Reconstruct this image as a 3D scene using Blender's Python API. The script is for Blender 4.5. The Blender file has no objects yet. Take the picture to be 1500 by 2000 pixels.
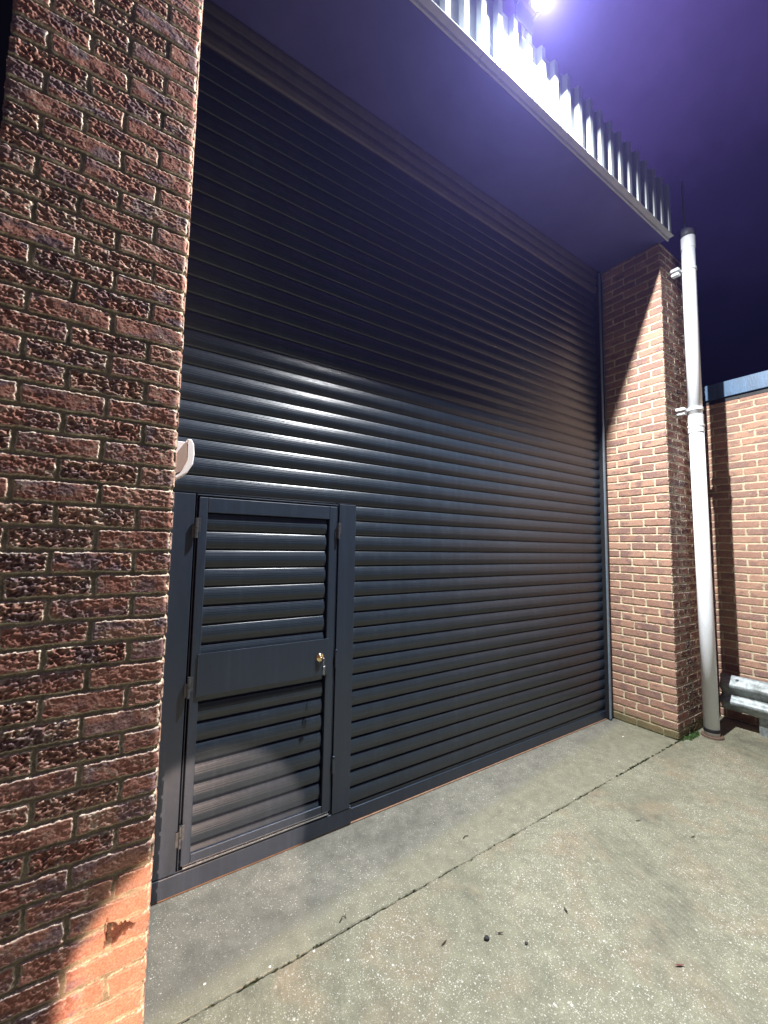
import bpy, bmesh, math, random
import numpy as np
from mathutils import Vector, Matrix
random.seed(7)
rng = np.random.default_rng(11)
sc = bpy.context.scene
COL = sc.collection

# ------------------------------------------------------------------ helpers
def link(o, parent=None):
    COL.objects.link(o)
    if parent: o.parent = parent
    return o
def tag(o, label=None, cat=None, group=None, kind=None):
    if label: o['label'] = label
    if cat: o['category'] = cat
    if group: o['group'] = group
    if kind: o['kind'] = kind
    return o
def thing(name, label, cat, loc=(0, 0, 0), group=None):
    o = bpy.data.objects.new(name, None); o.location = loc; o.empty_display_size = .1
    link(o); return tag(o, label, cat, group)
def place(o, parent):
    """parent a mesh built in world coordinates under an Empty that only has a location"""
    if parent is not None:
        o.parent = parent
        P = Vector((0, 0, 0)); q = parent
        while q is not None:
            P += q.location; q = q.parent
        o.location = Vector(o.location) - P
    return o
def obj(name, bm, mat, parent=None, smooth=False):
    me = bpy.data.meshes.new(name)
    if isinstance(bm, bmesh.types.BMesh):
        bmesh.ops.recalc_face_normals(bm, faces=bm.faces)
        bm.to_mesh(me); bm.free()
    else:
        v, f = bm; me.from_pydata([tuple(x) for x in v], [], f); me.update()
    if smooth: me.polygons.foreach_set('use_smooth', [True] * len(me.polygons))
    me.materials.append(mat)
    o = bpy.data.objects.new(name, me); link(o)
    return place(o, parent)
def box(bm, x0, x1, y0, y1, z0, z1, bevel=0.0, seg=2):
    b = bmesh.new()
    bmesh.ops.create_cube(b, size=1)
    for v in b.verts:
        v.co = Vector(((x0 + x1) / 2 + v.co.x * (x1 - x0), (y0 + y1) / 2 + v.co.y * (y1 - y0), (z0 + z1) / 2 + v.co.z * (z1 - z0)))
    if bevel > 0:
        bmesh.ops.bevel(b, geom=b.edges[:], offset=bevel, segments=seg, profile=.5, affect='EDGES')
    me = bpy.data.meshes.new('t'); b.to_mesh(me); b.free(); bm.from_mesh(me); bpy.data.meshes.remove(me)
def tube(bm, pts, rads, n=24, caps=True):
    """swept circle along points"""
    pts = [Vector(p) for p in pts]
    if not hasattr(rads, '__len__'): rads = [rads] * len(pts)
    rings = []
    prev = None
    for i, p in enumerate(pts):
        a = pts[max(i - 1, 0)]; b = pts[min(i + 1, len(pts) - 1)]
        t = (b - a).normalized() if (b - a).length > 1e-9 else Vector((0, 0, 1))
        if prev is None:
            u = t.orthogonal().normalized()
        else:
            u = (prev - t * prev.dot(t)).normalized()
        prev = u; w = t.cross(u)
        rings.append([bm.verts.new(p + (u * math.cos(k * 2 * math.pi / n) + w * math.sin(k * 2 * math.pi / n)) * rads[i]) for k in range(n)])
    for a, b in zip(rings, rings[1:]):
        for k in range(n):
            bm.faces.new((a[k], a[(k + 1) % n], b[(k + 1) % n], b[k]))
    if caps:
        bm.faces.new(rings[0][::-1]); bm.faces.new(rings[-1])
def grid_mesh(name, P, mat, parent=None, attrs=None, smooth=True):
    """P: (nz, nu, 3) array -> quad grid"""
    nz, nu, _ = P.shape
    me = bpy.data.meshes.new(name)
    me.vertices.add(nz * nu); me.vertices.foreach_set('co', P.reshape(-1).astype(np.float32))
    i = (np.arange(nz - 1)[:, None] * nu + np.arange(nu - 1)[None, :]).reshape(-1)
    q = np.stack([i, i + 1, i + nu + 1, i + nu], 1).astype(np.int32)
    me.loops.add(q.size); me.loops.foreach_set('vertex_index', q.reshape(-1))
    me.polygons.add(len(q)); me.polygons.foreach_set('loop_start', np.arange(0, q.size, 4, dtype=np.int32))
    try: me.polygons.foreach_set('loop_total', np.full(len(q), 4, np.int32))
    except Exception: pass
    me.update(calc_edges=True)
    me.polygons.foreach_set('use_smooth', np.full(len(q), smooth))
    for k, a in (attrs or {}).items():
        at = me.attributes.new(k, 'FLOAT_COLOR', 'POINT')
        c = np.ones((nz * nu, 4), np.float32); c[:, :3] = a.reshape(-1, 3)
        at.data.foreach_set('color', c.reshape(-1))
    me.materials.append(mat); me.validate()
    o = bpy.data.objects.new(name, me); link(o)
    return place(o, parent)

# numpy noise
def h2(ix, iy, s=0):
    n = (ix.astype(np.int64) * 374761393 + iy.astype(np.int64) * 668265263 + s * 1442695041) & 0x7fffffff
    n = (n ^ (n >> 13)) * 1274126177 & 0x7fffffff
    n = (n ^ (n >> 16)) * 60493 & 0x7fffffff
    return ((n ^ (n >> 11)) & 0xffffff) / float(0xffffff)
def vnoise(x, y, s=0):
    ix = np.floor(x).astype(np.int64); iy = np.floor(y).astype(np.int64); fx = x - ix; fy = y - iy
    fx = fx * fx * (3 - 2 * fx); fy = fy * fy * (3 - 2 * fy)
    a = h2(ix, iy, s); b = h2(ix + 1, iy, s); c = h2(ix, iy + 1, s); d = h2(ix + 1, iy + 1, s)
    return (a * (1 - fx) + b * fx) * (1 - fy) + (c * (1 - fx) + d * fx) * fy
def fbm(x, y, s=0, o=3):
    r = 0; a = .5; t = 0
    for i in range(o):
        r = r + a * vnoise(x, y, s + i * 17); t += a; x = x * 2.03; y = y * 2.03; a *= .5
    return r / t
def cell(x, y, s=0):
    ix = np.floor(x).astype(np.int64); iy = np.floor(y).astype(np.int64)
    f1 = np.full(x.shape, 9.); f2 = np.full(x.shape, 9.)
    for dx in (-1, 0, 1):
        for dy in (-1, 0, 1):
            cx = ix + dx; cy = iy + dy
            d = np.hypot(cx + h2(cx, cy, s) - x, cy + h2(cx, cy, s + 5) - y)
            m = d < f1
            f2 = np.where(m, f1, np.minimum(f2, d)); f1 = np.where(m, d, f1)
    return f1, f2
def sstep(a, b, x):
    t = np.clip((x - a) / (b - a), 0, 1); return t * t * (3 - 2 * t)
def mix(a, b, t): return a * (1 - t[..., None]) + b * t[..., None]

# ------------------------------------------------------------------ materials
def mat(name):
    m = bpy.data.materials.new(name); m.use_nodes = True
    n = m.node_tree; b = n.nodes['Principled BSDF']; return m, n, b
def N(n, t, **k):
    x = n.nodes.new(t)
    for a, v in k.items():
        if a in x.inputs: x.inputs[a].default_value = v
        else: setattr(x, a, v)
    return x
def ramp(n, src, stops):
    r = n.nodes.new('ShaderNodeValToRGB'); e = r.color_ramp.elements
    while len(e) > len(stops): e.remove(e[-1])
    while len(e) < len(stops): e.new(.5)
    for q, (p, c) in zip(e, stops):
        q.position = p; q.color = (*c, 1) if len(c) == 3 else c
    n.links.new(src, r.inputs[0]); return r
def simple(name, col, rough=.5, metal=0., noise=.15, scale=12., bump=0., spec=.5, coat=0., stretch=(1, 1, 1), bscale=None):
    m, n, b = mat(name); L = n.links.new
    tc = N(n, 'ShaderNodeTexCoord'); mp = N(n, 'ShaderNodeMapping'); mp.inputs['Scale'].default_value = stretch
    L(tc.outputs['Object'], mp.inputs[0])
    no = N(n, 'ShaderNodeTexNoise', Scale=scale, Detail=6., Roughness=.65); L(mp.outputs[0], no.inputs['Vector'])
    c = np.array(col)
    r = ramp(n, no.outputs['Fac'], [(.25, tuple(c * (1 - noise))), (.75, tuple(np.minimum(c * (1 + noise), 1)))])
    L(r.outputs[0], b.inputs['Base Color'])
    rr = N(n, 'ShaderNodeMapRange'); rr.inputs['To Min'].default_value = max(rough - .1, .03); rr.inputs['To Max'].default_value = min(rough + .12, 1)
    L(no.outputs['Fac'], rr.inputs[0]); L(rr.outputs[0], b.inputs['Roughness'])
    b.inputs['Metallic'].default_value = metal; b.inputs['Specular IOR Level'].default_value = spec
    b.inputs['Coat Weight'].default_value = coat
    if bump:
        n2 = N(n, 'ShaderNodeTexNoise', Scale=bscale or scale * 6, Detail=4.); L(mp.outputs[0], n2.inputs['Vector'])
        bp = N(n, 'ShaderNodeBump', Strength=bump, Distance=.002); L(n2.outputs['Fac'], bp.inputs['Height']); L(bp.outputs[0], b.inputs['Normal'])
    return m
# brick: colour comes per brick from the 'Col' attribute; fine grain and grit are added here
M_brick, n, b = mat('brick_and_mortar'); L = n.links.new
at = N(n, 'ShaderNodeAttribute', attribute_name='Col'); tc = N(n, 'ShaderNodeTexCoord')
no = N(n, 'ShaderNodeTexNoise', Scale=160., Detail=5., Roughness=.7); L(tc.outputs['Object'], no.inputs['Vector'])
r = ramp(n, no.outputs['Fac'], [(.3, (.62, .6, .58)), (.5, (1, 1, 1)), (.72, (1.5, 1.45, 1.4))])
mx = N(n, 'ShaderNodeMix', data_type='RGBA', blend_type='MULTIPLY'); mx.inputs[0].default_value = 1
L(at.outputs['Color'], mx.inputs[6]); L(r.outputs[0], mx.inputs[7]); L(mx.outputs[2], b.inputs['Base Color'])
b.inputs['Roughness'].default_value = .95; b.inputs['Specular IOR Level'].default_value = .08
no2 = N(n, 'ShaderNodeTexNoise', Scale=420., Detail=3.); L(tc.outputs['Object'], no2.inputs['Vector'])
bp = N(n, 'ShaderNodeBump', Strength=.5, Distance=.0012); L(no2.outputs['Fac'], bp.inputs['Height']); L(bp.outputs[0], b.inputs['Normal'])

# anthracite powder-coated aluminium: faint dust, wet drips
def anthracite(name, col=(.015, .024, .037), rough=.30, bump=.04, dust=.5):
    m, n, b = mat(name); L = n.links.new
    tc = N(n, 'ShaderNodeTexCoord'); mp = N(n, 'ShaderNodeMapping'); mp.inputs['Scale'].default_value = (6, 6, 1.2)
    L(tc.outputs['Object'], mp.inputs[0])
    a = N(n, 'ShaderNodeTexNoise', Scale=1.2, Detail=8., Roughness=.65); L(mp.outputs[0], a.inputs['Vector'])
    c = np.array(col)
    r = ramp(n, a.outputs['Fac'], [(.35, tuple(c * .9)), (.62, tuple(c * 1.1)), (.8, tuple(c * (1.15 + dust)))])
    # rain-run dust streaks
    mp2 = N(n, 'ShaderNodeMapping'); mp2.inputs['Scale'].default_value = (26, 26, .9); L(tc.outputs['Object'], mp2.inputs[0])
    s2 = N(n, 'ShaderNodeTexNoise', Scale=1.0, Detail=9., Roughness=.72); L(mp2.outputs[0], s2.inputs['Vector'])
    sr = ramp(n, s2.outputs['Fac'], [(.5, (0, 0, 0)), (.75, (.6, .6, .6))])
    dm = N(n, 'ShaderNodeMix', data_type='RGBA'); L(sr.outputs[0], dm.inputs[0]); L(r.outputs[0], dm.inputs[6]); dm.inputs[7].default_value = (*(c * 1.6 + .010), 1)
    s3 = N(n, 'ShaderNodeTexNoise', Scale=5.5, Detail=10., Roughness=.78, Distortion=.6); L(tc.outputs['Object'], s3.inputs['Vector'])
    sr3 = ramp(n, s3.outputs['Fac'], [(.66, (0, 0, 0)), (.74, (.55, .55, .55))])
    sc3 = N(n, 'ShaderNodeMix', data_type='RGBA'); L(sr3.outputs[0], sc3.inputs[0]); L(dm.outputs[2], sc3.inputs[6]); sc3.inputs[7].default_value = (.075, .07, .065, 1)
    L(sc3.outputs[2], b.inputs['Base Color'])
    f = N(n, 'ShaderNodeTexNoise', Scale=55., Detail=6., Roughness=.7); L(tc.outputs['Object'], f.inputs['Vector'])
    rr = N(n, 'ShaderNodeMapRange'); rr.inputs['To Min'].default_value = rough - .07; rr.inputs['To Max'].default_value = rough + .13
    L(f.outputs['Fac'], rr.inputs[0]); L(rr.outputs[0], b.inputs['Roughness'])
    fb = N(n, 'ShaderNodeTexNoise', Scale=900., Detail=2.); L(tc.outputs['Object'], fb.inputs['Vector'])
    bp = N(n, 'ShaderNodeBump', Strength=bump, Distance=.001); L(fb.outputs['Fac'], bp.inputs['Height']); L(bp.outputs[0], b.inputs['Normal'])
    b.inputs['Specular IOR Level'].default_value = .7
    return m
M_slat = anthracite('anthracite_slats')
M_slat_lit = anthracite('bounce_lit_slats', (.07, .064, .062), .5, .1)  # paler copy of the slat finish: ground bounce light painted into the colour
M_frame = anthracite('anthracite_frame', (.015, .025, .043), .35, .05)
M_hinge = simple('dull_steel_hinge', (.1, .11, .125), .38, .7, .3, 60)
M_guide = simple('blue_grey_guide_metal', (.2, .27, .34), .4, .4, .15, 20)
M_black = simple('black_rubber', (.008, .008, .009), .6)
M_seal = simple('brown_threshold_seal', (.2, .115, .07), .7, 0, .4, 30)
M_brass = simple('brass', (.85, .68, .36), .2, 1., .1, 80)
M_steel = simple('bright_steel', (.6, .6, .6), .22, 1., .15, 80)
M_white = simple('white_plastic', (.88, .87, .88), .35, 0, .04, 20)
M_pipe = simple('pale_grey_plastic_pipe', (.82, .85, .88), .5, 0, .07, 5, stretch=(4, 4, 1))
M_pipedark = simple('grey_pipe_cap', (.09, .095, .11), .5)
M_clay = simple('clay_collar', (.10, .062, .04), .8, 0, .35, 40, .5)
M_soffit = simple('blue_soffit_board', (.09, .09, .27), .45, 0, .18, 2.5)
M_trim = simple('pale_fascia_trim', (.5, .53, .55), .4, 0, .12, 9)
M_galv, n, b = mat('galvanised_steel'); L = n.links.new
tc = N(n, 'ShaderNodeTexCoord'); vo = N(n, 'ShaderNodeTexVoronoi', Scale=55.); L(tc.outputs['Object'], vo.inputs['Vector'])
no = N(n, 'ShaderNodeTexNoise', Scale=9., Detail=8., Roughness=.7); L(tc.outputs['Object'], no.inputs['Vector'])
r1 = ramp(n, vo.outputs['Distance'], [(.2, (.42, .46, .47)), (.7, (.3, .34, .35))]); r2 = ramp(n, no.outputs['Fac'], [(.35, (.45, .45, .42)), (.55, (1, 1, 1))])
mx = N(n, 'ShaderNodeMix', data_type='RGBA', blend_type='MULTIPLY'); mx.inputs[0].default_value = 1
L(r1.outputs[0], mx.inputs[6]); L(r2.outputs[0], mx.inputs[7]); L(mx.outputs[2], b.inputs['Base Color'])
b.inputs['Metallic'].default_value = .35; b.inputs['Roughness'].default_value = .5
bp = N(n, 'ShaderNodeBump', Strength=.4, Distance=.002); L(no.outputs['Fac'], bp.inputs['Height']); L(bp.outputs[0], b.inputs['Normal'])
M_coping = simple('blue_steel_coping', (.045, .10, .18), .45, .1, .5, 18, .5, stretch=(1, 1, .25))
M_clad = simple('white_profiled_cladding', (.27, .30, .30), .38, 0, .06, 3)
M_lamp_body = simple('dark_lamp_housing', (.03, .03, .033), .5)
M_glass, n, b = mat('lit_lamp_glass')
b.inputs['Base Color'].default_value = (1, 1, 1, 1); b.inputs['Emission Color'].default_value = (.93, .95, 1, 1); b.inputs['Emission Strength'].default_value = 60
M_leaf = simple('dead_leaf', (.035, .02, .012), .6, 0, .4, 60)
M_redleaf = simple('red_brown_leaf', (.13, .04, .03), .6, 0, .4, 60)
M_chip = simple('white_stone_chip', (.7, .7, .66), .6, 0, .1, 60)
M_weed = simple('green_weed', (.06, .12, .03), .6, 0, .4, 60)
M_moss = simple('dark_moss', (.05, .06, .02), .95, 0, .6, 90, .6)
M_dark = simple('dark_plaster', (.02, .02, .025), .8)

def concrete(name, worn):
    """exposed-aggregate yard concrete (worn=1) or smoother apron (worn=0)"""
    m, n, b = mat(name); L = n.links.new
    tc = N(n, 'ShaderNodeTexCoord'); V = tc.outputs['Object']
    big = N(n, 'ShaderNodeTexNoise', Scale=1.7, Detail=7., Roughness=.6, Distortion=.4); L(V, big.inputs['Vector'])
    med = N(n, 'ShaderNodeTexNoise', Scale=14., Detail=8., Roughness=.7); L(V, med.inputs['Vector'])
    fine = N(n, 'ShaderNodeTexNoise', Scale=220., Detail=5., Roughness=.75); L(V, fine.inputs['Vector'])
    if worn: cs = [(.3, (.10, .10, .072)), (.42, (.146, .145, .098)), (.58, (.172, .17, .114)), (.75, (.21, .205, .145))]
    else: cs = [(.3, (.095, .094, .078)), (.5, (.135, .132, .107)), (.72, (.185, .18, .142))]
    base = ramp(n, big.outputs['Fac'], cs)
    if not worn:   # algae grows where the rain reaches: a band along the joint, ragged edge
        sx = N(n, 'ShaderNodeSeparateXYZ'); L(V, sx.inputs[0])
        ad = N(n, 'ShaderNodeMath', operation='MULTIPLY_ADD'); L(med.outputs['Fac'], ad.inputs[0]); ad.inputs[1].default_value = .22; L(sx.outputs['Y'], ad.inputs[2])
        mr = N(n, 'ShaderNodeMapRange', interpolation_type='SMOOTHSTEP'); L(ad.outputs[0], mr.inputs[0])
        # band widens with distance along the wall
        wx = N(n, 'ShaderNodeMath', operation='MULTIPLY_ADD'); L(sx.outputs['X'], wx.inputs[0]); wx.inputs[1].default_value = .10; wx.inputs[2].default_value = .13
        w2 = N(n, 'ShaderNodeMath', operation='ADD'); L(wx.outputs[0], w2.inputs[0]); w2.inputs[1].default_value = .10
        L(wx.outputs[0], mr.inputs['From Min']); L(w2.outputs[0], mr.inputs['From Max']); mr.inputs['To Min'].default_value = 1; mr.inputs['To Max'].default_value = 0
        al = N(n, 'ShaderNodeMix', data_type='RGBA'); L(mr.outputs[0], al.inputs[0]); L(base.outputs[0], al.inputs[6]); al.inputs[7].default_value = (.17, .166, .115, 1)
        base_out = al.outputs[2]
    else:
        st = N(n, 'ShaderNodeTexNoise', Scale=3.1, Detail=3., Distortion=.8); L(V, st.inputs['Vector'])
        sr = ramp(n, st.outputs['Fac'], [(.52, (0, 0, 0)), (.68, (1, 1, 1))])
        al = N(n, 'ShaderNodeMix', data_type='RGBA'); L(sr.outputs[0], al.inputs[0]); L(base.outputs[0], al.inputs[6]); al.inputs[7].default_value = (.185, .16, .105, 1)
        base_out = al.outputs[2]
    mr = ramp(n, med.outputs['Fac'], [(.3, (.7, .7, .7)), (.7, (1.25, 1.25, 1.25))])
    m1 = N(n, 'ShaderNodeMix', data_type='RGBA', blend_type='MULTIPLY'); m1.inputs[0].default_value = 1; L(base_out, m1.inputs[6]); L(mr.outputs[0], m1.inputs[7])
    fr = ramp(n, fine.outputs['Fac'], [(.32, (.55, .55, .55)), (.5, (1, 1, 1)), (.68, (1.4, 1.4, 1.4))])
    m2 = N(n, 'ShaderNodeMix', data_type='RGBA', blend_type='MULTIPLY'); m2.inputs[0].default_value = .9; L(m1.outputs[2], m2.inputs[6]); L(fr.outputs[0], m2.inputs[7])
    # pale flint chips: two sizes of voronoi, kept only where a random per-cell value is high
    out = m2.outputs[2]; heights = []
    for sc_, thr, keep in ((120., .30, .82 if worn else .93), (58., .20, .90 if worn else .985), (210., .34, .74 if worn else .84)):
        wv = N(n, 'ShaderNodeTexNoise', Scale=60., Detail=1.); L(V, wv.inputs['Vector'])
        va = N(n, 'ShaderNodeVectorMath', operation='MULTIPLY_ADD'); L(wv.outputs['Color'], va.inputs[0]); va.inputs[1].default_value = (.008, .008, 0); L(V, va.inputs[2])
        vo = N(n, 'ShaderNodeTexVoronoi', Scale=sc_); L(va.outputs[0], vo.inputs['Vector'])
        sp = N(n, 'ShaderNodeSeparateColor'); L(vo.outputs['Color'], sp.inputs[0])
        g = N(n, 'ShaderNodeMath', operation='GREATER_THAN'); L(sp.outputs[0], g.inputs[0]); g.inputs[1].default_value = keep
        th = N(n, 'ShaderNodeMapRange'); L(vo.outputs['Distance'], th.inputs[0]); th.inputs['From Min'].default_value = thr; th.inputs['From Max'].default_value = thr + .08
        th.inputs['To Min'].default_value = 1; th.inputs['To Max'].default_value = 0
        cl = ramp(n, big.outputs['Fac'], [(.38, (.25, .25, .25)), (.6, (1, 1, 1))])
        g2_ = N(n, 'ShaderNodeMath', operation='MULTIPLY'); L(g.outputs[0], g2_.inputs[0]); L(cl.outputs[0], g2_.inputs[1])
        ml = N(n, 'ShaderNodeMath', operation='MULTIPLY'); L(g2_.outputs[0], ml.inputs[0]); L(th.outputs[0], ml.inputs[1])
        cc = ramp(n, sp.outputs[1], [(0, (.3, .29, .24)), (.55, (.42, .42, .36)), (.85, (.62, .62, .57)), (1, (.1, .09, .08))])
        mm = N(n, 'ShaderNodeMix', data_type='RGBA'); L(ml.outputs[0], mm.inputs[0]); L(out, mm.inputs[6]); L(cc.outputs[0], mm.inputs[7]); out = mm.outputs[2]
        heights.append(ml.outputs[0])
    L(out, b.inputs['Base Color'])
    rr = N(n, 'ShaderNodeMapRange'); rr.inputs['To Min'].default_value = .42; rr.inputs['To Max'].default_value = .8; L(big.outputs['Fac'], rr.inputs[0]); L(rr.outputs[0], b.inputs['Roughness'])
    # brushed ridges across the yard slab + grain + proud chips
    h = N(n, 'ShaderNodeMath', operation='MULTIPLY_ADD'); L(heights[0], h.inputs[0]); h.inputs[1].default_value = .5; L(fine.outputs['Fac'], h.inputs[2])
    hh = h.outputs[0]
    if worn:
        mp = N(n, 'ShaderNodeMapping'); mp.inputs['Rotation'].default_value = (0, 0, .25); L(V, mp.inputs[0])
        w = N(n, 'ShaderNodeTexWave', Scale=11., Distortion=5., Detail=4.); w.inputs['Detail Scale'].default_value = 1.6; L(mp.outputs[0], w.inputs['Vector'])
        h2_ = N(n, 'ShaderNodeMath', operation='MULTIPLY_ADD'); L(w.outputs['Fac'], h2_.inputs[0]); h2_.inputs[1].default_value = .55; L(hh, h2_.inputs[2]); hh = h2_.outputs[0]
    bp = N(n, 'ShaderNodeBump', Strength=.75 if worn else .4, Distance=.003); L(hh, bp.inputs['Height']); L(bp.outputs[0], b.inputs['Normal'])
    b.inputs['Specular IOR Level'].default_value = .5
    return m
M_yard = concrete('yard_concrete', 1); M_apron = concrete('apron_concrete', 0)

# ------------------------------------------------------------------ brickwork
MORTAR = np.array((.60, .52, .36))
def brick_field(x, z, perp, row_z, seed, rustic, edge=.0035, pal=None):
    """x along face from the corner (metres, >=0), z height. perp(row)->offset of the first joint. returns height, colour"""
    C = .075
    wz = z + (fbm(x * 9, z * 3, seed + 3) - .5) * .006
    k = np.floor((wz - row_z) / C).astype(np.int64); fz = wz - row_z - k * C    # 0..C ; mortar 10 mm at the bottom
    first = perp(k)
    wx = x + (h2(k, k * 0 + 3, seed) - .5) * .006 + (fbm(x * 3, z * 40, seed + 9) - .5) * .008
    j = np.floor((wx - first) / .225).astype(np.int64); fx = wx - first - j * .225
    dz = np.minimum(fz - .0, C - fz); dx = np.minimum(fx, .225 - fx)
    rag = (fbm(x * 130, z * 130, seed + 21, 2) - .5) * .006 * rustic + (fbm(x * 28, z * 28, seed + 23, 2) - .5) * .006
    JW = .0056 if rustic > .5 else .0058
    d = np.minimum(dz, dx) - JW + rag                       # >0 inside brick
    corner = np.hypot(np.minimum(dz - .012, 0), np.minimum(dx - .012, 0))
    d = np.minimum(d, .012 - corner - JW + rag)
    inb = sstep(-.0006, edge, d)
    id1 = h2(k, j, seed + 31); id2 = h2(k, j, seed + 37); id3 = h2(k, j, seed + 41)
    lo = fbm(x * 11, z * 16, seed + 51)
    # faces: pitted and bark-like where rustic
    warp = (fbm(x * 60, z * 60, seed + 61, 2) - .5) * 1.6
    f1, f2 = cell(x * 95 + warp, z * 115 - warp, seed + 71)
    g1, g2 = cell(x * 44 + warp * .8, z * 62 + warp * .6, seed + 77)
    fine = fbm(x * 420, z * 420, seed + 81, 2)
    half = ((first + j * .225) < .0)                            # header at the corner
    rs = rustic * np.clip(.15 + 1.25 * id2 + (lo - .5) * 1.8, .10, 1.25) * np.where(half, .35, 1.)
    pit = (1 - sstep(.12, .55, f1)) * .6 + (1 - sstep(.1, .62, g1)) * .75
    h = inb * (.0075 + (id3 - .5) * .002) - rs * inb * pit * .0044 + (fine - .5) * .0012 * inb + (fbm(x * 35, z * 35, seed + 91) - .5) * .0022 * inb
    h = h + (1 - inb) * ((fbm(x * 90, z * 90, seed + 97) - .5) * .0016 + .0012 * (1 - sstep(0, .006, np.abs(d))))
    cols = pal
    c = mix(cols[0], cols[1], sstep(.25, .75, id1))
    c = mix(c, cols[2], sstep(.62, .9, id2) * .8)
    c = mix(c, cols[3], sstep(.5, .68, fbm(x * 13 + id1 * 9, z * 22, seed + 101)) * (.5 + .5 * id3))
    c = mix(c, cols[0] * .35, np.clip(pit, 0, 1) * rs * .7)         # pit shade painted into the colour
    c = mix(c, cols[4], sstep(.60, .75, fbm(x * 70, z * 110, seed + 111)) * .35)
    mc = MORTAR * (.72 + .5 * fbm(x * 40, z * 40, seed + 121))[..., None]
    if rustic > .5:      # joints: dirt and painted shade; cream arrises: mortar smear and painted edge highlight
        mc = np.array((.27, .23, .165)) * (.45 + 1.1 * fbm(x * 18, z * 26, seed + 121, 4))[..., None]
        lime_glint = np.array((.76, .70, .55)) * (.8 + .4 * fbm(x * 60, z * 60, seed + 127))[..., None]
        c = mix(c, lime_glint, np.exp(-((d - .0012) / .0024) ** 2) * (.6 + .4 * sstep(.3, .6, fbm(x * 22, z * 22, seed + 131))))
        c = mix(mc, c, sstep(-.0012, .0004, d))
    else:
        c = mix(mc, c, sstep(-.0004, .0018, d))
    return h, c, k, d
P_dark = [np.array(t) for t in ((.36, .165, .125), (.44, .21, .16), (.50, .29, .22), (.22, .155, .175), (.56, .42, .34))]
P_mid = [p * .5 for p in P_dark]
P_tan = [np.array(t) for t in ((.34, .195, .145), (.42, .25, .18), (.26, .155, .125), (.23, .14, .125), (.48, .36, .27))]
P_far = [np.array(t) * 1.12 for t in ((.34, .20, .15), (.40, .24, .17), (.28, .175, .14), (.25, .155, .13), (.46, .35, .26))]

def pillar(name, path, res, faces, z0, z1, zres, row_z, parent, post=None):
    """path: corner points; faces: per segment dict(perp, rustic, pal, seed, rev, res). one wrapped sheet, displaced outward"""
    zs = np.arange(z0, z1 + zres / 2, zres); Ps = []; Cs = []
    pts = [np.array(p, float) for p in path]
    for i, fc in enumerate(faces):
        a, b_ = pts[i], pts[i + 1]; Ln = np.linalg.norm(b_ - a); t = (b_ - a) / Ln
        nrm = np.array([t[1], -t[0]])
        nu = max(2, int(round(Ln / fc['res'])) + 1)
        s = np.linspace(0, Ln, nu)
        X, Z = np.meshgrid(s, zs)
        xf = (Ln - X) if fc.get('rev') else X
        h, c, k, d = brick_field(xf, Z, fc['perp'], row_z, fc['seed'], fc['rustic'], pal=fc['pal'])
        if 'post' in fc: h, c = fc['post'](xf, Z, h, c, d)
        Ps.append((a, t, nrm, X, Z, h, Ln)); Cs.append(c)
    # corner blending: the two faces meet at the offset corner point, arrises rounded by 4 mm and chipped
    out = []
    for i, (a, t, nrm, X, Z, h, Ln) in enumerate(Ps):
        off_s = np.zeros_like(h)
        def corner_fix(dist, hn, sign):
            return
        P = np.zeros(h.shape + (3,))
        hs = h.copy()
        Xs = X.copy()
        for end, nb in ((0, i - 1), (1, i + 1)):
            if 0 <= nb < len(Ps):
                hn = Ps[nb][5][:, -1 if end == 0 else 0]; hm = h[:, 0 if end == 0 else -1]
                m = (hn + hm) / 2
                dist = X if end == 0 else Ln - X
                w = np.exp(-(dist / .006) ** 2)
                chip = (fbm(Z[:, :1] * 60, Z[:, :1] * 0 + i, 77) ** 2) * .007 + .0015
                hs = hs * (1 - w) + (m[:, None] - chip) * w
                sgn = -1 if end == 0 else 1
                Xs = Xs + sgn * w * (m[:, None] - chip)
        P[..., 0] = a[0] + t[0] * Xs + nrm[0] * hs
        P[..., 1] = a[1] + t[1] * Xs + nrm[1] * hs
        P[..., 2] = Z
        out.append(P)
    PP = np.concatenate(out, 1); CC = np.concatenate(Cs, 1)
    return grid_mesh(name, PP, M_brick, parent, {'Col': CC})

HH = .0075   # brick faces stand this far in front of the joint plane
rowL = 1.6898 - .075 * 23
def perp_even_str(k): return np.where((k - 1) % 2 == 0, .22 - .0, .1075) - .225   # left pillar front: parity set from the photo
def perp_off(k): return np.where(k % 2 == 0, .22, .1075) - .225
def perp_swap(k): return np.where(k % 2 == 0, .1075, .22) - .225

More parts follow.
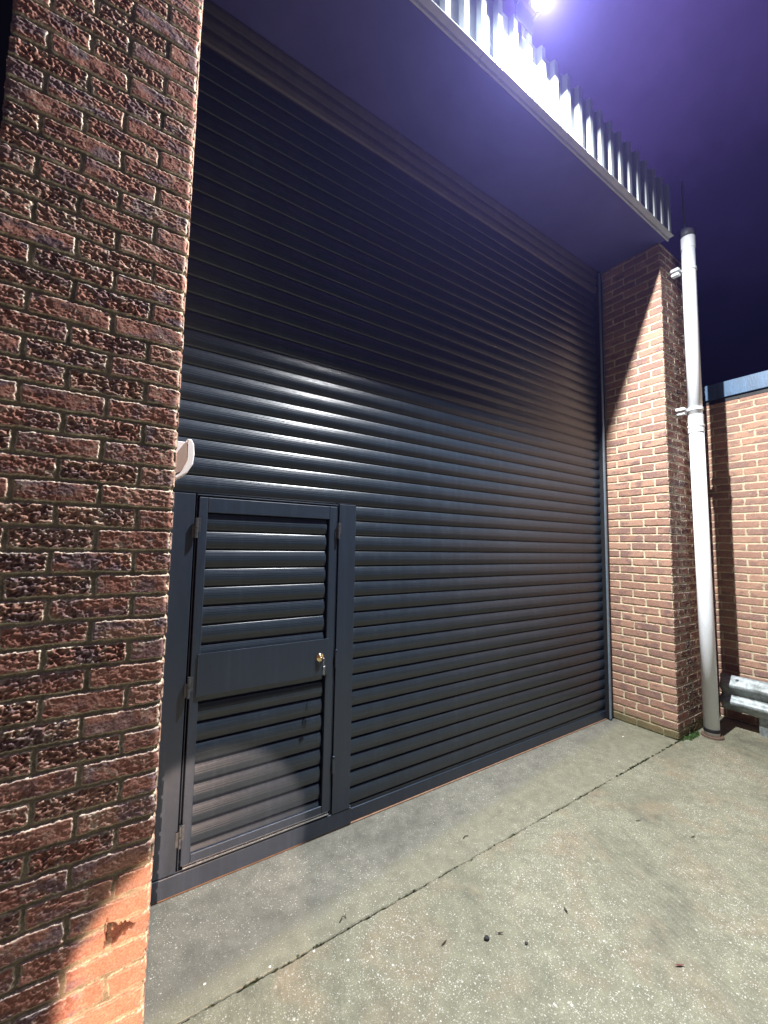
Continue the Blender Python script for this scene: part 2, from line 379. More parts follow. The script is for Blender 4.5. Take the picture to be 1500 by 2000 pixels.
def left_post(x, z, h, c, d):
    # a knocked, cracked brick near the foot with its face broken away
    X = -x
    u = (X + .115) / .10; top = .41 - .035 * u; bot = .345 + .05 * u
    jag = (fbm(X * 90, z * 90, 5) - .5) * .02
    inside = sstep(0, .004, np.minimum(np.minimum(top + .012 - z + jag, z - bot + jag), np.minimum(X + .118, -.008 - X)))
    wedge = inside * sstep(.42, .60, fbm(X * 30 + 4, z * 45, 15) + .48 - np.abs(z - (.355 + .05 * u)) * 9)
    h = h - wedge * .026
    # warm light pool painted in round it: orange tint, relief flattened
    lit_pool = sstep(.0, .12, .66 - z + (fbm(X * 8, z * 8, 25) - .5) * .2) * sstep(0, .1, X + .26 + (fbm(X * 9, z * 9, 26) - .5) * .1 - z * .12)
    h_pool = sstep(-.001, .006, d) * .0068 + (fbm(x * 50, z * 50, 27) - .5) * .0016
    h = h * (1 - lit_pool * .85) + (h_pool - wedge * .026) * lit_pool * .85
    crack = np.exp(-((X + .118 + (fbm(z * 60, z * 0, 8) - .5) * .012) / .0016) ** 2) * sstep(.33, .35, z) * (1 - sstep(.43, .45, z))
    h = h - crack * .012
    c_pool = np.array((.34, .185, .125)) * (.85 + .3 * fbm(x * 30, z * 30, 28))[..., None]
    cc = mix(c, c_pool, lit_pool * .8 * sstep(-.0005, .002, d))
    cc = mix(cc, np.array((.05, .02, .015)), np.clip(wedge + crack, 0, 1) * .9)
    return h, cc
R_in = .0075
tL = thing('brick_pillar', 'near rough brown brick pillar at the left of the shutter with a broken brick at its foot', 'brick pillar', (-.278, 0, 0))
W = 4.037; D = .60
pillar('brickwork', [(-.5525 + HH, .62), (-.5525 + HH, HH), (-HH, HH), (-HH, .66)], .002, [
    dict(perp=perp_swap, rustic=.8, pal=P_dark, seed=3, res=.008),
    dict(perp=perp_off, rustic=1., pal=P_dark, seed=1, res=.0023, rev=True, post=left_post),
    dict(perp=perp_swap, rustic=.15, pal=P_tan, seed=5, res=.008)], -.02, 4.6, .0023, rowL, tL)
# right pillar: reveal towards the shutter, rough front, right side
tR = thing('brick_pillar', 'far brick pillar with a smooth lit reveal beside the shutter and a pale drainpipe in front', 'brick pillar', (4.48, 0, 0))
def right_post(x, z, h, c, d):
    g = (1 - sstep(.02, .16, z + (fbm(x * 12, z * 12, 35) - .5) * .08))
    return h, mix(c, np.array((.11, .12, .05)), g * .75)
pillar('brickwork', [(W + HH, .66), (W + HH, HH), (4.93 - HH, HH), (4.93 - HH, .9)], .004, [
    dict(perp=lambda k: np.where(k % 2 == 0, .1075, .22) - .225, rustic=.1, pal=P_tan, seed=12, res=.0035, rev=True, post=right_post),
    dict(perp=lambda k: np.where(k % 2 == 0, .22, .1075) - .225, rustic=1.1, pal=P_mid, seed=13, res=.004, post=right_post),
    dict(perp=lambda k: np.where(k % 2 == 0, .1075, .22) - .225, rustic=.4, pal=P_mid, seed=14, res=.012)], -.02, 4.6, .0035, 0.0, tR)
b_ = bmesh.new(); box(b_, W + .01, 4.92, .01, .88, 4.57, 4.592); obj('pillar_top', b_, M_dark, tR)
# low wall beyond
tF = thing('brick_wall', 'lower brick wall with blue metal coping at the far right', 'brick wall', (5.05, -2, 0))
XF = 5.05
pillar('brickwork', [(XF, 1.6), (XF, -3.2)], .006, [dict(perp=lambda k: np.where(k % 2 == 0, .06, .17) - .225, rustic=.12, pal=P_far, seed=22, res=.006)], -.02, 3.2, .0045, 0.012, tF)
b_ = bmesh.new(); box(b_, XF + .02, XF + .22, -3.2, 1.6, -.02, 3.19); obj('wall_core', b_, M_dark, tF)
b_ = bmesh.new(); box(b_, XF - .035, XF + .26, -3.25, 1.65, 3.245, 3.41, .004); obj('coping', b_, M_coping, tF)
b_ = bmesh.new(); box(b_, XF - .012, XF + .22, -3.2, 1.6, 3.203, 3.243); obj('gap_filler', b_, M_black, tF)  # black strip painted in for the gap shade under the coping

# ------------------------------------------------------------------ roller shutter
P = .0944; ZJ = 1.614; YB = .602
def slat_profile():
    """list of (out, z) for one slat, z from 0 (bottom joint) to P"""
    pts = [(-.004, 0.0), (-.004, .0022), (.0035, .0030)]
    n_ = 46
    for i in range(n_ + 1):
        t = i / n_; z = .003 + (P - .0055) * t
        o = .0035 + .0095 * math.sin(math.pi * t ** .95) + .0066 * (1 - abs(2 * t - 1) ** 13) ** .5
        for g in (.16, .21, .50, .55, .60, .66, .72, .78, .83, .88):
            if abs(t - g) < .0125: o -= .0011
        pts.append((o, z))
    pts += [(-.004, P - .0018)]
    return pts
SP = slat_profile()
def slats(name, x0, x1, z0, z1, parent, yb=YB, round_end=0, matl=None, nx=36, seed=0, gain=1.0):
    """stack of slats between heights; profile columns wobble slightly along the length"""
    rows = []
    k0 = math.floor((z0 - ZJ) / P + 1e-6); k1 = math.ceil((z1 - ZJ) / P - 1e-6)
    base = []
    for k in range(k0, k1):
        for (o, z) in SP:
            zz = ZJ + k * P + z
            if zz < z0 - 1e-6 or zz > z1 + 1e-6: continue
            base.append((o, zz, k))
    base = np.array(base)
    if round_end: xs = np.concatenate([np.linspace(x0, x1 - round_end, nx), x1 - round_end + round_end * np.sin(np.linspace(.15, math.pi / 2, 8))])
    else: xs = np.linspace(x0, x1, nx)
    X, Zi = np.meshgrid(xs, np.arange(len(base)))
    o = base[:, 0][Zi]; z = base[:, 1][Zi]; k = base[:, 2][Zi]
    o = np.where(o > 0, o * gain, o)
    wob = (vnoise(X * 1.3 + k * 7.7, k * 3.1, 200 + seed) - .5) * .0022 + (vnoise(X * 9 + k * 3.7, k * 1.1, 210 + seed) - .5) * .0005
    sag = (vnoise(X * .8, k * 1.7, 220 + seed) - .5) * .0016
    if round_end:
        q = np.clip((X - (x1 - round_end)) / round_end, 0, 1)
        s = np.sqrt(np.clip(1 - q * q, 0, 1)); zc = ZJ + (k + .5) * P
        o = np.where(o > 0, o * s + (1 - s) * -.004, o)
        z = zc + (z - zc) * (1 - .22 * (1 - s))
    out = np.zeros(X.shape + (3,)); out[..., 0] = X; out[..., 1] = yb - o - wob * (o > 0); out[..., 2] = z + sag
    ob = grid_mesh(name, out[:, ::1], matl or M_slat, parent)
    return ob
tS = thing('roller_shutter', 'large dark anthracite slatted roller shutter closed between the two brick pillars', 'roller shutter', (2.0, YB, 0))
XG = 3.955
slats('upper_slats', -.0, XG, ZJ + 3 * P, ZJ + 29 * P, tS, nx=90, seed=1)
slats('bounce_lit_top_slats', -.0, XG, ZJ + 29 * P, 4.599, tS, nx=90, seed=9, matl=M_slat_lit, gain=2.0)  # same slats, bounce light painted in by the paler tone
slats('side_slats', 1.086, XG, ZJ - 16 * P, ZJ + 3 * P, tS, nx=70, seed=2)
zb = ZJ - 16 * P
b_ = bmesh.new(); box(b_, 1.10, XG, YB - .018, YB + .02, .006, zb - .022, .003); box(b_, 1.10, XG, YB - .010, YB + .02, zb - .021, zb - .002, .002); obj('bottom_bar', b_, M_frame, tS)
b_ = bmesh.new(); box(b_, .0, XG, YB - .028, YB + .02, .0015, .0062, .001); obj('bottom_seal', b_, M_seal, tS)
b_ = bmesh.new(); box(b_, XG - .004, W - .012, YB - .055, YB + .06, .012, 4.595, .004); obj('guide_rail', b_, M_black, tS)
b_ = bmesh.new(); box(b_, XG - .012, XG + .016, YB - .068, YB - .0555, .012, 4.56, .004); obj('guide_lip', b_, M_guide, tS)
b_ = bmesh.new(); tube(b_, [(W - .03, YB - .062, 2.9), (W - .03, YB - .062, 3.8), (W - .026, YB - .064, 4.45), (W - .05, YB - .066, 4.585)], .004, 8); obj('cable', b_, M_guide, tS)
b_ = bmesh.new(); box(b_, -.35, 4.3, .68, .74, -.02, 4.6); obj('backing_panel', b_, M_dark, tS)

# ------------------------------------------------------------------ wicket door
YF = .572   # front of frame
tD = thing('wicket_door', 'narrow dark slatted wicket door with key in its lock set in the shutter by the near pillar', 'door', (.56, YF, 0))
zt = ZJ + 3 * P - .004
b_ = bmesh.new()
box(b_, -.0, .158, YF, YB + .05, .105, zt, .002)
obj('door_post', b_, M_frame, tD)
b_ = bmesh.new(); box(b_, .968, 1.084, YF - .004, YB + .05, .100, zt + .004, .002); obj('door_post', b_, M_frame, tD)
b_ = bmesh.new(); box(b_, -.0, 1.098, YF - .002, YB + .05, .008, .098, .003); box(b_, -.0, 1.098, YF + .006, YB + .05, .0985, .104, .001); obj('bottom_rail', b_, M_frame, tD)
b_ = bmesh.new(); box(b_, .1665, .9605, YF - .003, YB + .05, zt - .006, zt, .001)
box(b_, .1655, .1695, YF + .006, YB + .05, .106, zt - .007, .001); box(b_, .9575, .9615, YF + .004, YB + .05, .106, zt - .007, .001); obj('door_stop', b_, M_frame, tD)
b_ = bmesh.new(); box(b_, .17, .96, YB + .03, YB + .055, .1045, zt - .001); obj('shadow_gap', b_, M_black, tD)
# leaf
LX0, LX1, LZ0, LZ1 = .1765, .952, .125, zt - .014
YL = YF - .004
b_ = bmesh.new()
box(b_, LX0, .218, YL, YB + .02, LZ0, LZ1, .003)
box(b_, .903, LX1, YL, YB + .02, LZ0, LZ1, .003)
box(b_, .2185, .9025, YL + .001, YB + .02, 1.802, LZ1, .003)
box(b_, .2185, .9025, YL + .001, YB + .02, LZ0, .166, .003)
leaf = obj('door_leaf', b_, M_frame, tD)
slats('leaf_slats', .219, .900, .168, 1.80, leaf, yb=YB - .006, round_end=.018, nx=30, seed=4)
b_ = bmesh.new(); box(b_, .8965, .9035, YB - .0005, YB + .012, 1.72, 1.80); obj('gap_filler', b_, M_frame, leaf)
b_ = bmesh.new(); box(b_, .205, .918, YL - .006, YL - .001, .897, 1.101, .0012); obj('lock_plate', b_, M_frame, leaf)
b_ = bmesh.new(); box(b_, .186, .945, YF - .004, YF + .004, .108, .1145, .001); box(b_, .186, .945, YF + .004, YF + .02, .1155, .1225, .001); obj('leaf_sill', b_, M_steel, leaf)
# hinges
def hinge(x, z, flip=1, hgt=.10):
    b_ = bmesh.new()
    tube(b_, [(x, YL - .010, z - hgt / 2), (x, YL - .010, z - .002)], .0075, 14); tube(b_, [(x, YL - .010, z + .002), (x, YL - .010, z + hgt / 2)], .0075, 14)
    box(b_, x - .019, x - .001, YL - .0055, YL - .0015, z - hgt / 2 + .002, z + hgt / 2 - .03, .001)
    box(b_, x + .001, x + .019, YL - .0075, YL - .0042, z - hgt / 2 + .03, z + hgt / 2 - .002, .001)
    obj('hinge', b_, M_hinge, tD, False)
hinge(.168, 1.722); hinge(.170, .948); hinge(.1675, .268); hinge(.9605, 1.735, hgt=.095)
def keep(x, z, hgt):
    b_ = bmesh.new(); box(b_, x - .008, x + .008, YF - .016, YF - .0045, z - hgt / 2, z + hgt / 2, .005, 3)
    box(b_, x - .006, x + .007, YF - .018, YF - .0045, z + hgt / 2 - .001, z + hgt / 2 + .006, .002); obj('latch_keep', b_, M_frame, tD)
keep(.966, .975, .10); keep(.9655, .375, .09)
# lock cylinder
b_ = bmesh.new(); cx_, cz_ = .862, 1.0; y_ = YL - .0062
tube(b_, [(cx_, y_, cz_), (cx_, y_ - .006, cz_)], [.024, .022], 32); tube(b_, [(cx_, y_ - .006, cz_), (cx_, y_ - .012, cz_)], [.0155, .0145], 28)
tube(b_, [(cx_, y_ - .012, cz_), (cx_, y_ - .0135, cz_)], .006, 16); obj('lock_cylinder', b_, M_brass, tD, True)
tK = thing('key_bunch', 'small bunch of keys hanging from the brass lock cylinder', 'keys', (cx_, y_, cz_))
b_ = bmesh.new(); box(b_, cx_ - .0011, cx_ + .0011, y_ - .036, y_ - .0135, cz_ - .0045, cz_ + .0045, .0004)
def disc_key(bm_, c, r):
    tube(bm_, [(c[0] - .0012, c[1], c[2]), (c[0] + .0012, c[1], c[2])], r, 20)
disc_key(b_, (cx_, y_ - .043, cz_ - .003), .012); obj('key', b_, M_steel, tK)
ring = []
for i in range(25):
    a = i / 24 * 2 * math.pi; ring.append((cx_ + .001 + math.sin(a) * .003, y_ - .047 + math.sin(a) * .011, cz_ - .022 + math.cos(a) * .015))
b_ = bmesh.new(); tube(b_, ring, .0011, 8, False); obj('key_ring', b_, M_steel, tK)
b_ = bmesh.new(); disc_key(b_, (cx_ + .006, y_ - .045, cz_ - .048), .0115)
box(b_, cx_ + .0046, cx_ + .0074, y_ - .049, y_ - .0415, cz_ - .089, cz_ - .055, .0005); obj('key', b_, M_steel, tK)
b_ = bmesh.new(); disc_key(b_, (cx_ - .002, y_ - .050, cz_ - .047), .0105); box(b_, cx_ - .0034, cx_ - .0006, y_ - .054, y_ - .047, cz_ - .082, cz_ - .055, .0005); obj('key', b_, M_steel, tK)

# ------------------------------------------------------------------ alarm sensor on the hidden reveal of the near pillar
tA = thing('alarm_sensor', 'small white alarm sensor poking out from behind the near pillar above the door', 'sensor', (.0, .33, 2.02))
def profile_solid(prof, y0, y1, bev=.006):
    bm_ = bmesh.new()
    a = [bm_.verts.new((x, y0, z)) for x, z in prof]; b2 = [bm_.verts.new((x, y1, z)) for x, z in prof]
    bm_.faces.new(a); bm_.faces.new(b2[::-1]); m_ = len(prof)
    for i in range(m_): bm_.faces.new((a[i], b2[i], b2[(i + 1) % m_], a[(i + 1) % m_]))
    bmesh.ops.bevel(bm_, geom=[e for e in bm_.edges if abs(e.verts[0].co.y - e.verts[1].co.y) < 1e-6], offset=bev, segments=3, profile=.5, affect='EDGES')
    return bm_
obj('sensor_body', profile_solid([(.0, 2.082), (.066, 2.082), (.072, 2.0), (.052, 1.955), (.0, 1.925)], .275, .375, .003), M_white, tA, False)
obj('sensor_cover', profile_solid([(.0665, 2.094), (.082, 2.094), (.092, 2.075), (.0965, 2.03), (.092, 1.985), (.070, 1.945), (.03, 1.915), (.024, 1.925), (.0545, 1.952), (.0745, 2.0), (.0685, 2.08)], .262, .388, .0045), M_white, tA, False)

# ------------------------------------------------------------------ building above: soffit, fascia trim, profiled cladding
tB = thing('warehouse_building', 'warehouse upper wall of white ribbed cladding over a dark blue soffit', 'building', (1, 0, 4.6))
XR = 4.10; XL = -7.
b_ = bmesh.new(); box(b_, XL, W + .02, -.042, .80, 4.602, 4.62); obj('soffit', b_, M_soffit, tB)
b_ = bmesh.new()
for a, c_ in ((XL, .72), (.7235, 1.52), (1.5235, XR)):
    box(b_, a, c_, -.056, -.0425, 4.604, 4.640, .0015); box(b_, a, c_, -.0985, -.0565, 4.6275, 4.6315, .001)
obj('fascia_trim', b_, M_trim, tB)
# trapezoidal ribs
PT = .1477; xs = []; ys = []
x = XL
phase = 4.021 - math.ceil((4.021 - XL) / PT) * PT
k = 0
while phase + k * PT < XR - .02:
    x0 = phase + k * PT - .02
    for dx, y in ((0, -.062), (.012, -.096), (.050, -.096), (.062, -.062)):
        xs.append(x0 + dx); ys.append(y)
    k += 1
xs.append(XR); ys.append(-.062)
zz = np.array([4.633, 4.8, 4.95, 5.11])
Pm = np.zeros((len(zz), len(xs), 3)); Pm[..., 0] = np.array(xs)[None]; Pm[..., 1] = np.array(ys)[None]; Pm[..., 2] = zz[:, None]
grid_mesh('cladding', Pm, M_clad, tB, smooth=False)
Pm2 = Pm[:, -1:, :].repeat(2, 1).copy(); Pm2[:, 1, 1] = 3.0; Pm2[:, :, 0] += .0005
grid_mesh('end_cladding', Pm2, M_clad, tB, smooth=False)
b_ = bmesh.new(); box(b_, XL, XR - .002, -.059, 3.0, 5.04, 5.08); obj('roof', b_, M_dark, tB)
# foam closers pushed under some ribs
b_ = bmesh.new()
for k_ in range(7, 17):
    if k_ in (9, 12, 13): continue
    x0 = 4.021 - k_ * PT + .012
    b_ = bmesh.new(); box(b_, x0 - .004 + random.uniform(-.006, .006), x0 + .012, -.094, -.064, 4.6405, 4.668 + random.uniform(-.01, .01), .002)
    obj('foam_closer', b_, M_black, tB)
b_ = bmesh.new(); box(b_, XL, -.56, .64, .70, -.02, 4.6); obj('dark_bay_panel', b_, M_dark, tB)

# ------------------------------------------------------------------ floodlight
LP = Vector((1.895, -.232, 5.16))
tLgt = thing('floodlight', 'bright floodlight on a bracket high on the ribbed cladding', 'floodlight', tuple(LP))
aim = Vector((.0, -.52, -.85)).normalized()
rot = aim.to_track_quat('-Z', 'Y').to_matrix().to_4x4()
def xf(bm_, M): bmesh.ops.transform(bm_, matrix=M, verts=bm_.verts)
Mx = Matrix.Translation(LP) @ rot
b_ = bmesh.new(); tube(b_, [(0, 0, .002), (0, 0, .012), (0, 0, .05), (0, 0, .07)], [.066, .068, .060, .040], 32)
for i in range(7): box(b_, -.036 + i * .012, -.0335 + i * .012, -.035, .035, .0705, .092)
xf(b_, Mx); obj('lamp_housing', b_, M_lamp_body, tLgt)
b_ = bmesh.new(); prof = [(.0, .062)] + [(-.045 * math.sin(q), .062 * math.cos(q)) for q in (.25, .5, .75, 1.0, 1.25, 1.45)]
tube(b_, [(0, 0, z) for z, r in prof], [r for z, r in prof], 32); xf(b_, Mx); obj('lamp_glass', b_, M_glass, tLgt, True)
b_ = bmesh.new(); box(b_, LP.x - .085, LP.x - .078, LP.y + .0, -.098, LP.z + .02, LP.z + .05, .002); box(b_, LP.x + .078, LP.x + .085, LP.y + .0, -.098, LP.z + .02, LP.z + .05, .002)
box(b_, LP.x - .09, LP.x + .09, -.104, -.098, LP.z - .07, LP.z + .08, .001); obj('lamp_bracket', b_, M_lamp_body, tLgt)
b_ = bmesh.new(); box(b_, LP.x - .02, LP.x + .02, -.099, -.0945, 5.0, 5.24, .001); obj('mounting_strap', b_, M_lamp_body, tLgt)
ld = bpy.data.lights.new('floodlight_beam', 'AREA'); ld.shape = 'DISK'; ld.size = .06
ld.energy = 790; ld.color = (.97, .985, 1.0); ld.spread = math.radians(174)
lo = bpy.data.objects.new('floodlight_beam', ld); link(lo); lo.matrix_world = Matrix.Translation(LP + aim * .052) @ rot
lo.parent = tLgt; lo.matrix_parent_inverse = Matrix.Translation(-LP)

# ------------------------------------------------------------------ downpipe
tP = thing('downpipe', 'pale grey round plastic downpipe standing in front of the far brick pillar', 'drainpipe', (4.4, -.12, 0))
Rp = .056
b_ = bmesh.new(); tube(b_, [(4.352, -.12, 2.86), (4.348, -.12, 4.0), (4.352, -.12, 4.70)], Rp, 40); obj('upper_pipe', b_, M_pipe, tP, True)
b_ = bmesh.new(); tube(b_, [(4.405, -.12, .02), (4.385, -.12, 1.2), (4.357, -.12, 2.80)], Rp + .002, 40); obj('lower_pipe', b_, M_pipe, tP, True)
b_ = bmesh.new()
prof = [(2.76, Rp + .001), (2.762, Rp + .007), (2.80, Rp + .007), (2.80, Rp + .004), (2.812, Rp + .004), (2.816, Rp + .011), (2.83, Rp + .011), (2.834, Rp + .004), (2.90, Rp + .006), (2.925, Rp + .007), (2.926, Rp + .001)]
tube(b_, [(4.355, -.12, z) for z, r in prof], [r for z, r in prof], 40); obj('pipe_socket', b_, M_pipe, tP, False)
b_ = bmesh.new(); tube(b_, [(4.352, -.12, z) for z in (4.58, 4.585, 4.70, 4.705)], [Rp + .001, Rp + .005, Rp + .005, Rp + .001], 40); obj('pipe_sleeve', b_, M_pipe, tP, False)
b_ = bmesh.new(); tube(b_, [(4.352, -.12, 4.7055), (4.353, -.118, 4.75), (4.37, -.08, 4.80)], [Rp + .006, Rp + .002, Rp - .012], 32)
tube(b_, [(4.41, -.09, 4.735), (4.44, -.085, 4.735)], .022, 16); obj('pipe_bend', b_, M_pipedark, tP, True)
b_ = bmesh.new(); tube(b_, [(4.352, -.10, 4.80), (4.33, -.10, 5.3)], .009, 10); obj('conduit', b_, M_pipedark, tP, True)
def clip(z, xc):
    b_ = bmesh.new()
    for i in range(1):
        prof = [(z - .012, Rp + .0015), (z - .012, Rp + .0075), (z + .012, Rp + .0075), (z + .012, Rp + .0015)]
        tube(b_, [(xc, -.12, q) for q, r in prof], [r for q, r in prof], 36)
    box(b_, xc - .125, xc - Rp - .004, -.075, -.068, z - .012, z + .012, .002)
    box(b_, xc - .125, xc - .10, -.068, -.004, z - .012, z + .012, .002)
    box(b_, xc - .115, xc - .095, -.080, -.0755, z - .006, z + .006, .001)
    box(b_, xc - .10, xc - .05, -.068, -.004, z - .045, z - .02, .002)
    obj('pipe_clip', b_, M_pipe, tP)
clip(4.37, 4.349); clip(2.985, 4.352)
b_ = bmesh.new(); tube(b_, [(4.404, -.12, z) for z in (.045, .047, .073, .075)], [Rp + .003, Rp + .0055, Rp + .0055, Rp + .003], 40); obj('rubber_ring', b_, M_black, tP)
b_ = bmesh.new(); prof = [(.001, .084), (.014, .082), (.018, .074), (.016, .066), (.006, .062)]
tube(b_, [(4.408, -.122, z) for z, r in prof], [r for z, r in prof], 40); obj('clay_collar', b_, M_clay, tP)

# ------------------------------------------------------------------ crash barrier
tC = thing('crash_barrier', 'weathered galvanised crash barrier rail in front of the lower brick wall', 'crash barrier', (4.75, -1.2, 0))
pr = [(.0, .485), (-.012, .482), (-.03, .462), (-.062, .432), (-.080, .408), (-.078, .386), (-.050, .366), (-.034, .346), (-.028, .325), (-.034, .304), (-.050, .284), (-.078, .262), (-.080, .240), (-.062, .216), (-.03, .186), (-.012, .168), (.0, .165)]
XB = 4.80
ysr = np.concatenate([np.linspace(-.085, -.5, 16), np.linspace(-.6, -3.0, 12)])
G = np.zeros((len(pr), len(ysr), 3))
for i, (o, z) in enumerate(pr):
    for j, y in enumerate(ysr):
        e = max(0, 1 - (-.085 - y) / .04)
        G[i, j] = (XB + o * (1 - .25 * e) + (vnoise(np.array(y * 6.), np.array(i * .7), 4) - .5) * .006, y + (.006 * math.sin(i * 1.3) if j == 0 else 0), z + (vnoise(np.array(y * 5.), np.array(i * .5), 9) - .5) * .006)
# smooth profile by interpolation
t_ = np.arange(len(pr)); tt = np.linspace(0, len(pr) - 1, 61)
G2 = np.stack([np.stack([np.interp(tt, t_, G[:, j, c]) for c in range(3)], -1) for j in range(len(ysr))], 1)
kern = np.array([1, 2, 3, 2, 1]) / 9.
for c in (0, 2):
    pad = np.pad(G2[..., c], ((2, 2), (0, 0)), 'edge'); G2[..., c] = sum(kern[q] * pad[q:q + 61] for q in range(5))
rail = grid_mesh('rail', G2, M_galv, tC)
sm = rail.modifiers.new('s', 'SOLIDIFY'); sm.thickness = .004
for yb_ in (-.40, -1.6, -2.8):
    b_ = bmesh.new()
    box(b_, XB + .012, XB + .10, yb_ - .06, yb_ + .06, -.01, .43, .006)
    obj('barrier_post', b_, M_galv, tC)
b_ = bmesh.new(); box(b_, XB - .002, XB + .07, -.47, -.30, .442, .468, .004); obj('spacer_plate', b_, M_galv, tC)
for (yb_, zz_, oo) in ((-.215, .456, -.036), (-.40, .325, -.006), (-.9, .456, -.036)):
    b_ = bmesh.new(); tube(b_, [(XB + oo - .004, yb_, zz_ - .002), (XB + oo - .014, yb_, zz_ + .008)], [.013, .008], 12); obj('barrier_bolt', b_, M_hinge, tC)

# ------------------------------------------------------------------ ground
b_ = bmesh.new(); box(b_, -40, 40, -40, 40, -.14, -.012); g = obj('ground', b_, M_moss); tag(g, kind='structure')
def slab(name, x0, x1, y0, y1, m_, edges, seed):
    """slab with ragged long edge(s) at y0 or y1"""
    n_ = 520; xs_ = np.linspace(0, 1, n_) ; xs_ = np.where(True, x0 + (x1 - x0) * xs_, 0)
    dense = np.concatenate([np.linspace(x0, -1, 10)[:-1], np.linspace(-1, 5.5, 700), np.linspace(5.5, x1, 10)[1:]])
    rag = (fbm(dense * 14, dense * 0 + seed, seed, 4) - .5) * .014 + (fbm(dense * 90, dense * 0, seed + 3, 2) - .5) * .008
    rag = np.where((dense > -.9) & (dense < 5.4), rag, 0)
    c0 = y0 + (rag if 0 in edges else 0); c1 = y1 + (rag if 1 in edges else 0)
    rows = []
    s0 = .004; 
    def row(y, z): r = np.zeros((len(dense), 3)); r[:, 0] = dense; r[:, 1] = y; r[:, 2] = z; return r
    rows.append(row(c0, -.10)); rows.append(row(c0, -.005)); rows.append(row(c0 + .004, 0.))
    rows.append(row(c1 - .004, 0.)); rows.append(row(c1, -.005)); rows.append(row(c1, -.10))
    G_ = np.stack(rows, 0)
    return grid_mesh(name, G_, m_, smooth=False)
a_ = slab('apron', -12, 30, .0018, .80, M_apron, (0,), 3); tag(a_, kind='structure')
y_ = slab('yard', -12, 30, -20, -.0025, M_yard, (1,), 8); tag(y_, kind='structure')

def leafy(name, x, y, r, ang, m_, label, cat, curl=.3, lenr=2.4, group=None, z=.0):
    t = thing(name, label, cat, (x, y, 0), group)
    n_ = 9; v = []; f = []
    for i in range(n_):
        s = i / (n_ - 1); w = r * math.sin(math.pi * (s * .92 + .04)) * (.8 + .3 * random.random())
        L_ = r * lenr * (s - .5) * 2
        zc = .002 + curl * r * (s - .5) ** 2 * 4
        for q in (-1, 0, 1):
            v.append((L_, q * w * .5, zc + (abs(q) * w * .35 + .001)))
    R_ = Matrix.Rotation(ang, 3, 'Z'); v = [R_ @ Vector(p) + Vector((x, y, 0)) for p in v]
    for i in range(n_ - 1):
        for q in range(2): f.append((i * 3 + q, i * 3 + q + 1, i * 3 + q + 4, i * 3 + q + 3))
    o = obj('leaf_blade', (v, f), m_, t, True)
    md = o.modifiers.new('s', 'SOLIDIFY'); md.thickness = .0012
    return t
leafy('dead_leaf', 1.644, -.459, .008, 1.2, M_leaf, 'small dark curled leaf in the middle of the yard concrete', 'leaf', 1.2, 2.0)
leafy('dead_leaf', 1.30, -.37, .007, -.6, M_leaf, 'dark narrow leaf lying next to a black pebble near the joint', 'leaf', .9, 2.6)
leafy('dead_leaf', 1.80, -.85, .008, 2.6, M_redleaf, 'reddish brown leaf near the bottom right of the yard', 'leaf', .6, 2.6)
leafy('dead_leaf', 1.07, -.275, .006, .2, M_leaf, 'thin dark leaf nearest the cracked slab joint', 'leaf', .6, 3.2)
leafy('dead_leaf', 2.72, -.57, .006, 2.9, M_leaf, 'slim dark leaf on the concrete well to the right', 'leaf', .5, 3.5)
leafy('dead_leaf', 2.60, -.33, .006, 2.7, M_leaf, 'slim dark leaf lying farther up the yard', 'leaf', .5, 3.5)
def twig(x, y, pts, label):
    b_ = bmesh.new(); tube(b_, [(x + p[0], y + p[1], p[2]) for p in pts], [.0022, .002, .0016, .0008][:len(pts)], 6)
    t = obj('twig', b_, M_leaf); tag(t, label, 'twig'); return t
twig(.775, .045, [(-.03, -.005, .004), (-.008, .008, .010), (.005, 0, .004), (.012, .028, .018)], 'forked dark twig on the grey apron below the door')
twig(1.60, .13, [(-.02, 0, .003), (0, .006, .006), (.02, 0, .003)], 'short brown twig on the apron near its joint')
def stone(name, x, y, r, m_, label, cat, fl=.6):
    b_ = bmesh.new(); bmesh.ops.create_icosphere(b_, subdivisions=2, radius=r)
    for v in b_.verts:
        q = 1 + (random.random() - .5) * .35; v.co = Vector((v.co.x * q * 1.3, v.co.y * q, max(v.co.z * q * fl, -r * fl * .6)))
        v.co += Vector((x, y, r * fl * .58))
    t = obj(name, b_, m_); tag(t, label, cat); return t
stone('pebble', 1.235, -.357, .010, M_black, 'round black pebble on the yard concrete', 'stone', .8)
stone('pebble', 1.36, -.46, .006, M_black, 'tiny black pebble beside the narrow dark leaf', 'stone', .8)
stone('stone_chip', 3.228, .10, .004, M_chip, 'white stone chip on the apron near the far pillar', 'stone')
stone('stone_chip', .60, -.015, .0038, M_chip, 'white stone chip lodged in the slab joint', 'stone')
stone('stone_chip', .43, .02, .0038, M_chip, 'white stone chip on the slab joint at the near end', 'stone')
stone('stone_chip', .205, .09, .0038, M_chip, 'white stone chip on the apron at the near left', 'stone', .3)
stone('stone_chip', .70, -.12, .004, M_chip, 'white flattened stone chip on the yard just beyond the joint', 'stone', .25)
stone('stone_chip', 3.7, .30, .006, M_chip, 'tiny white stone chip close to the foot of the shutter', 'stone')
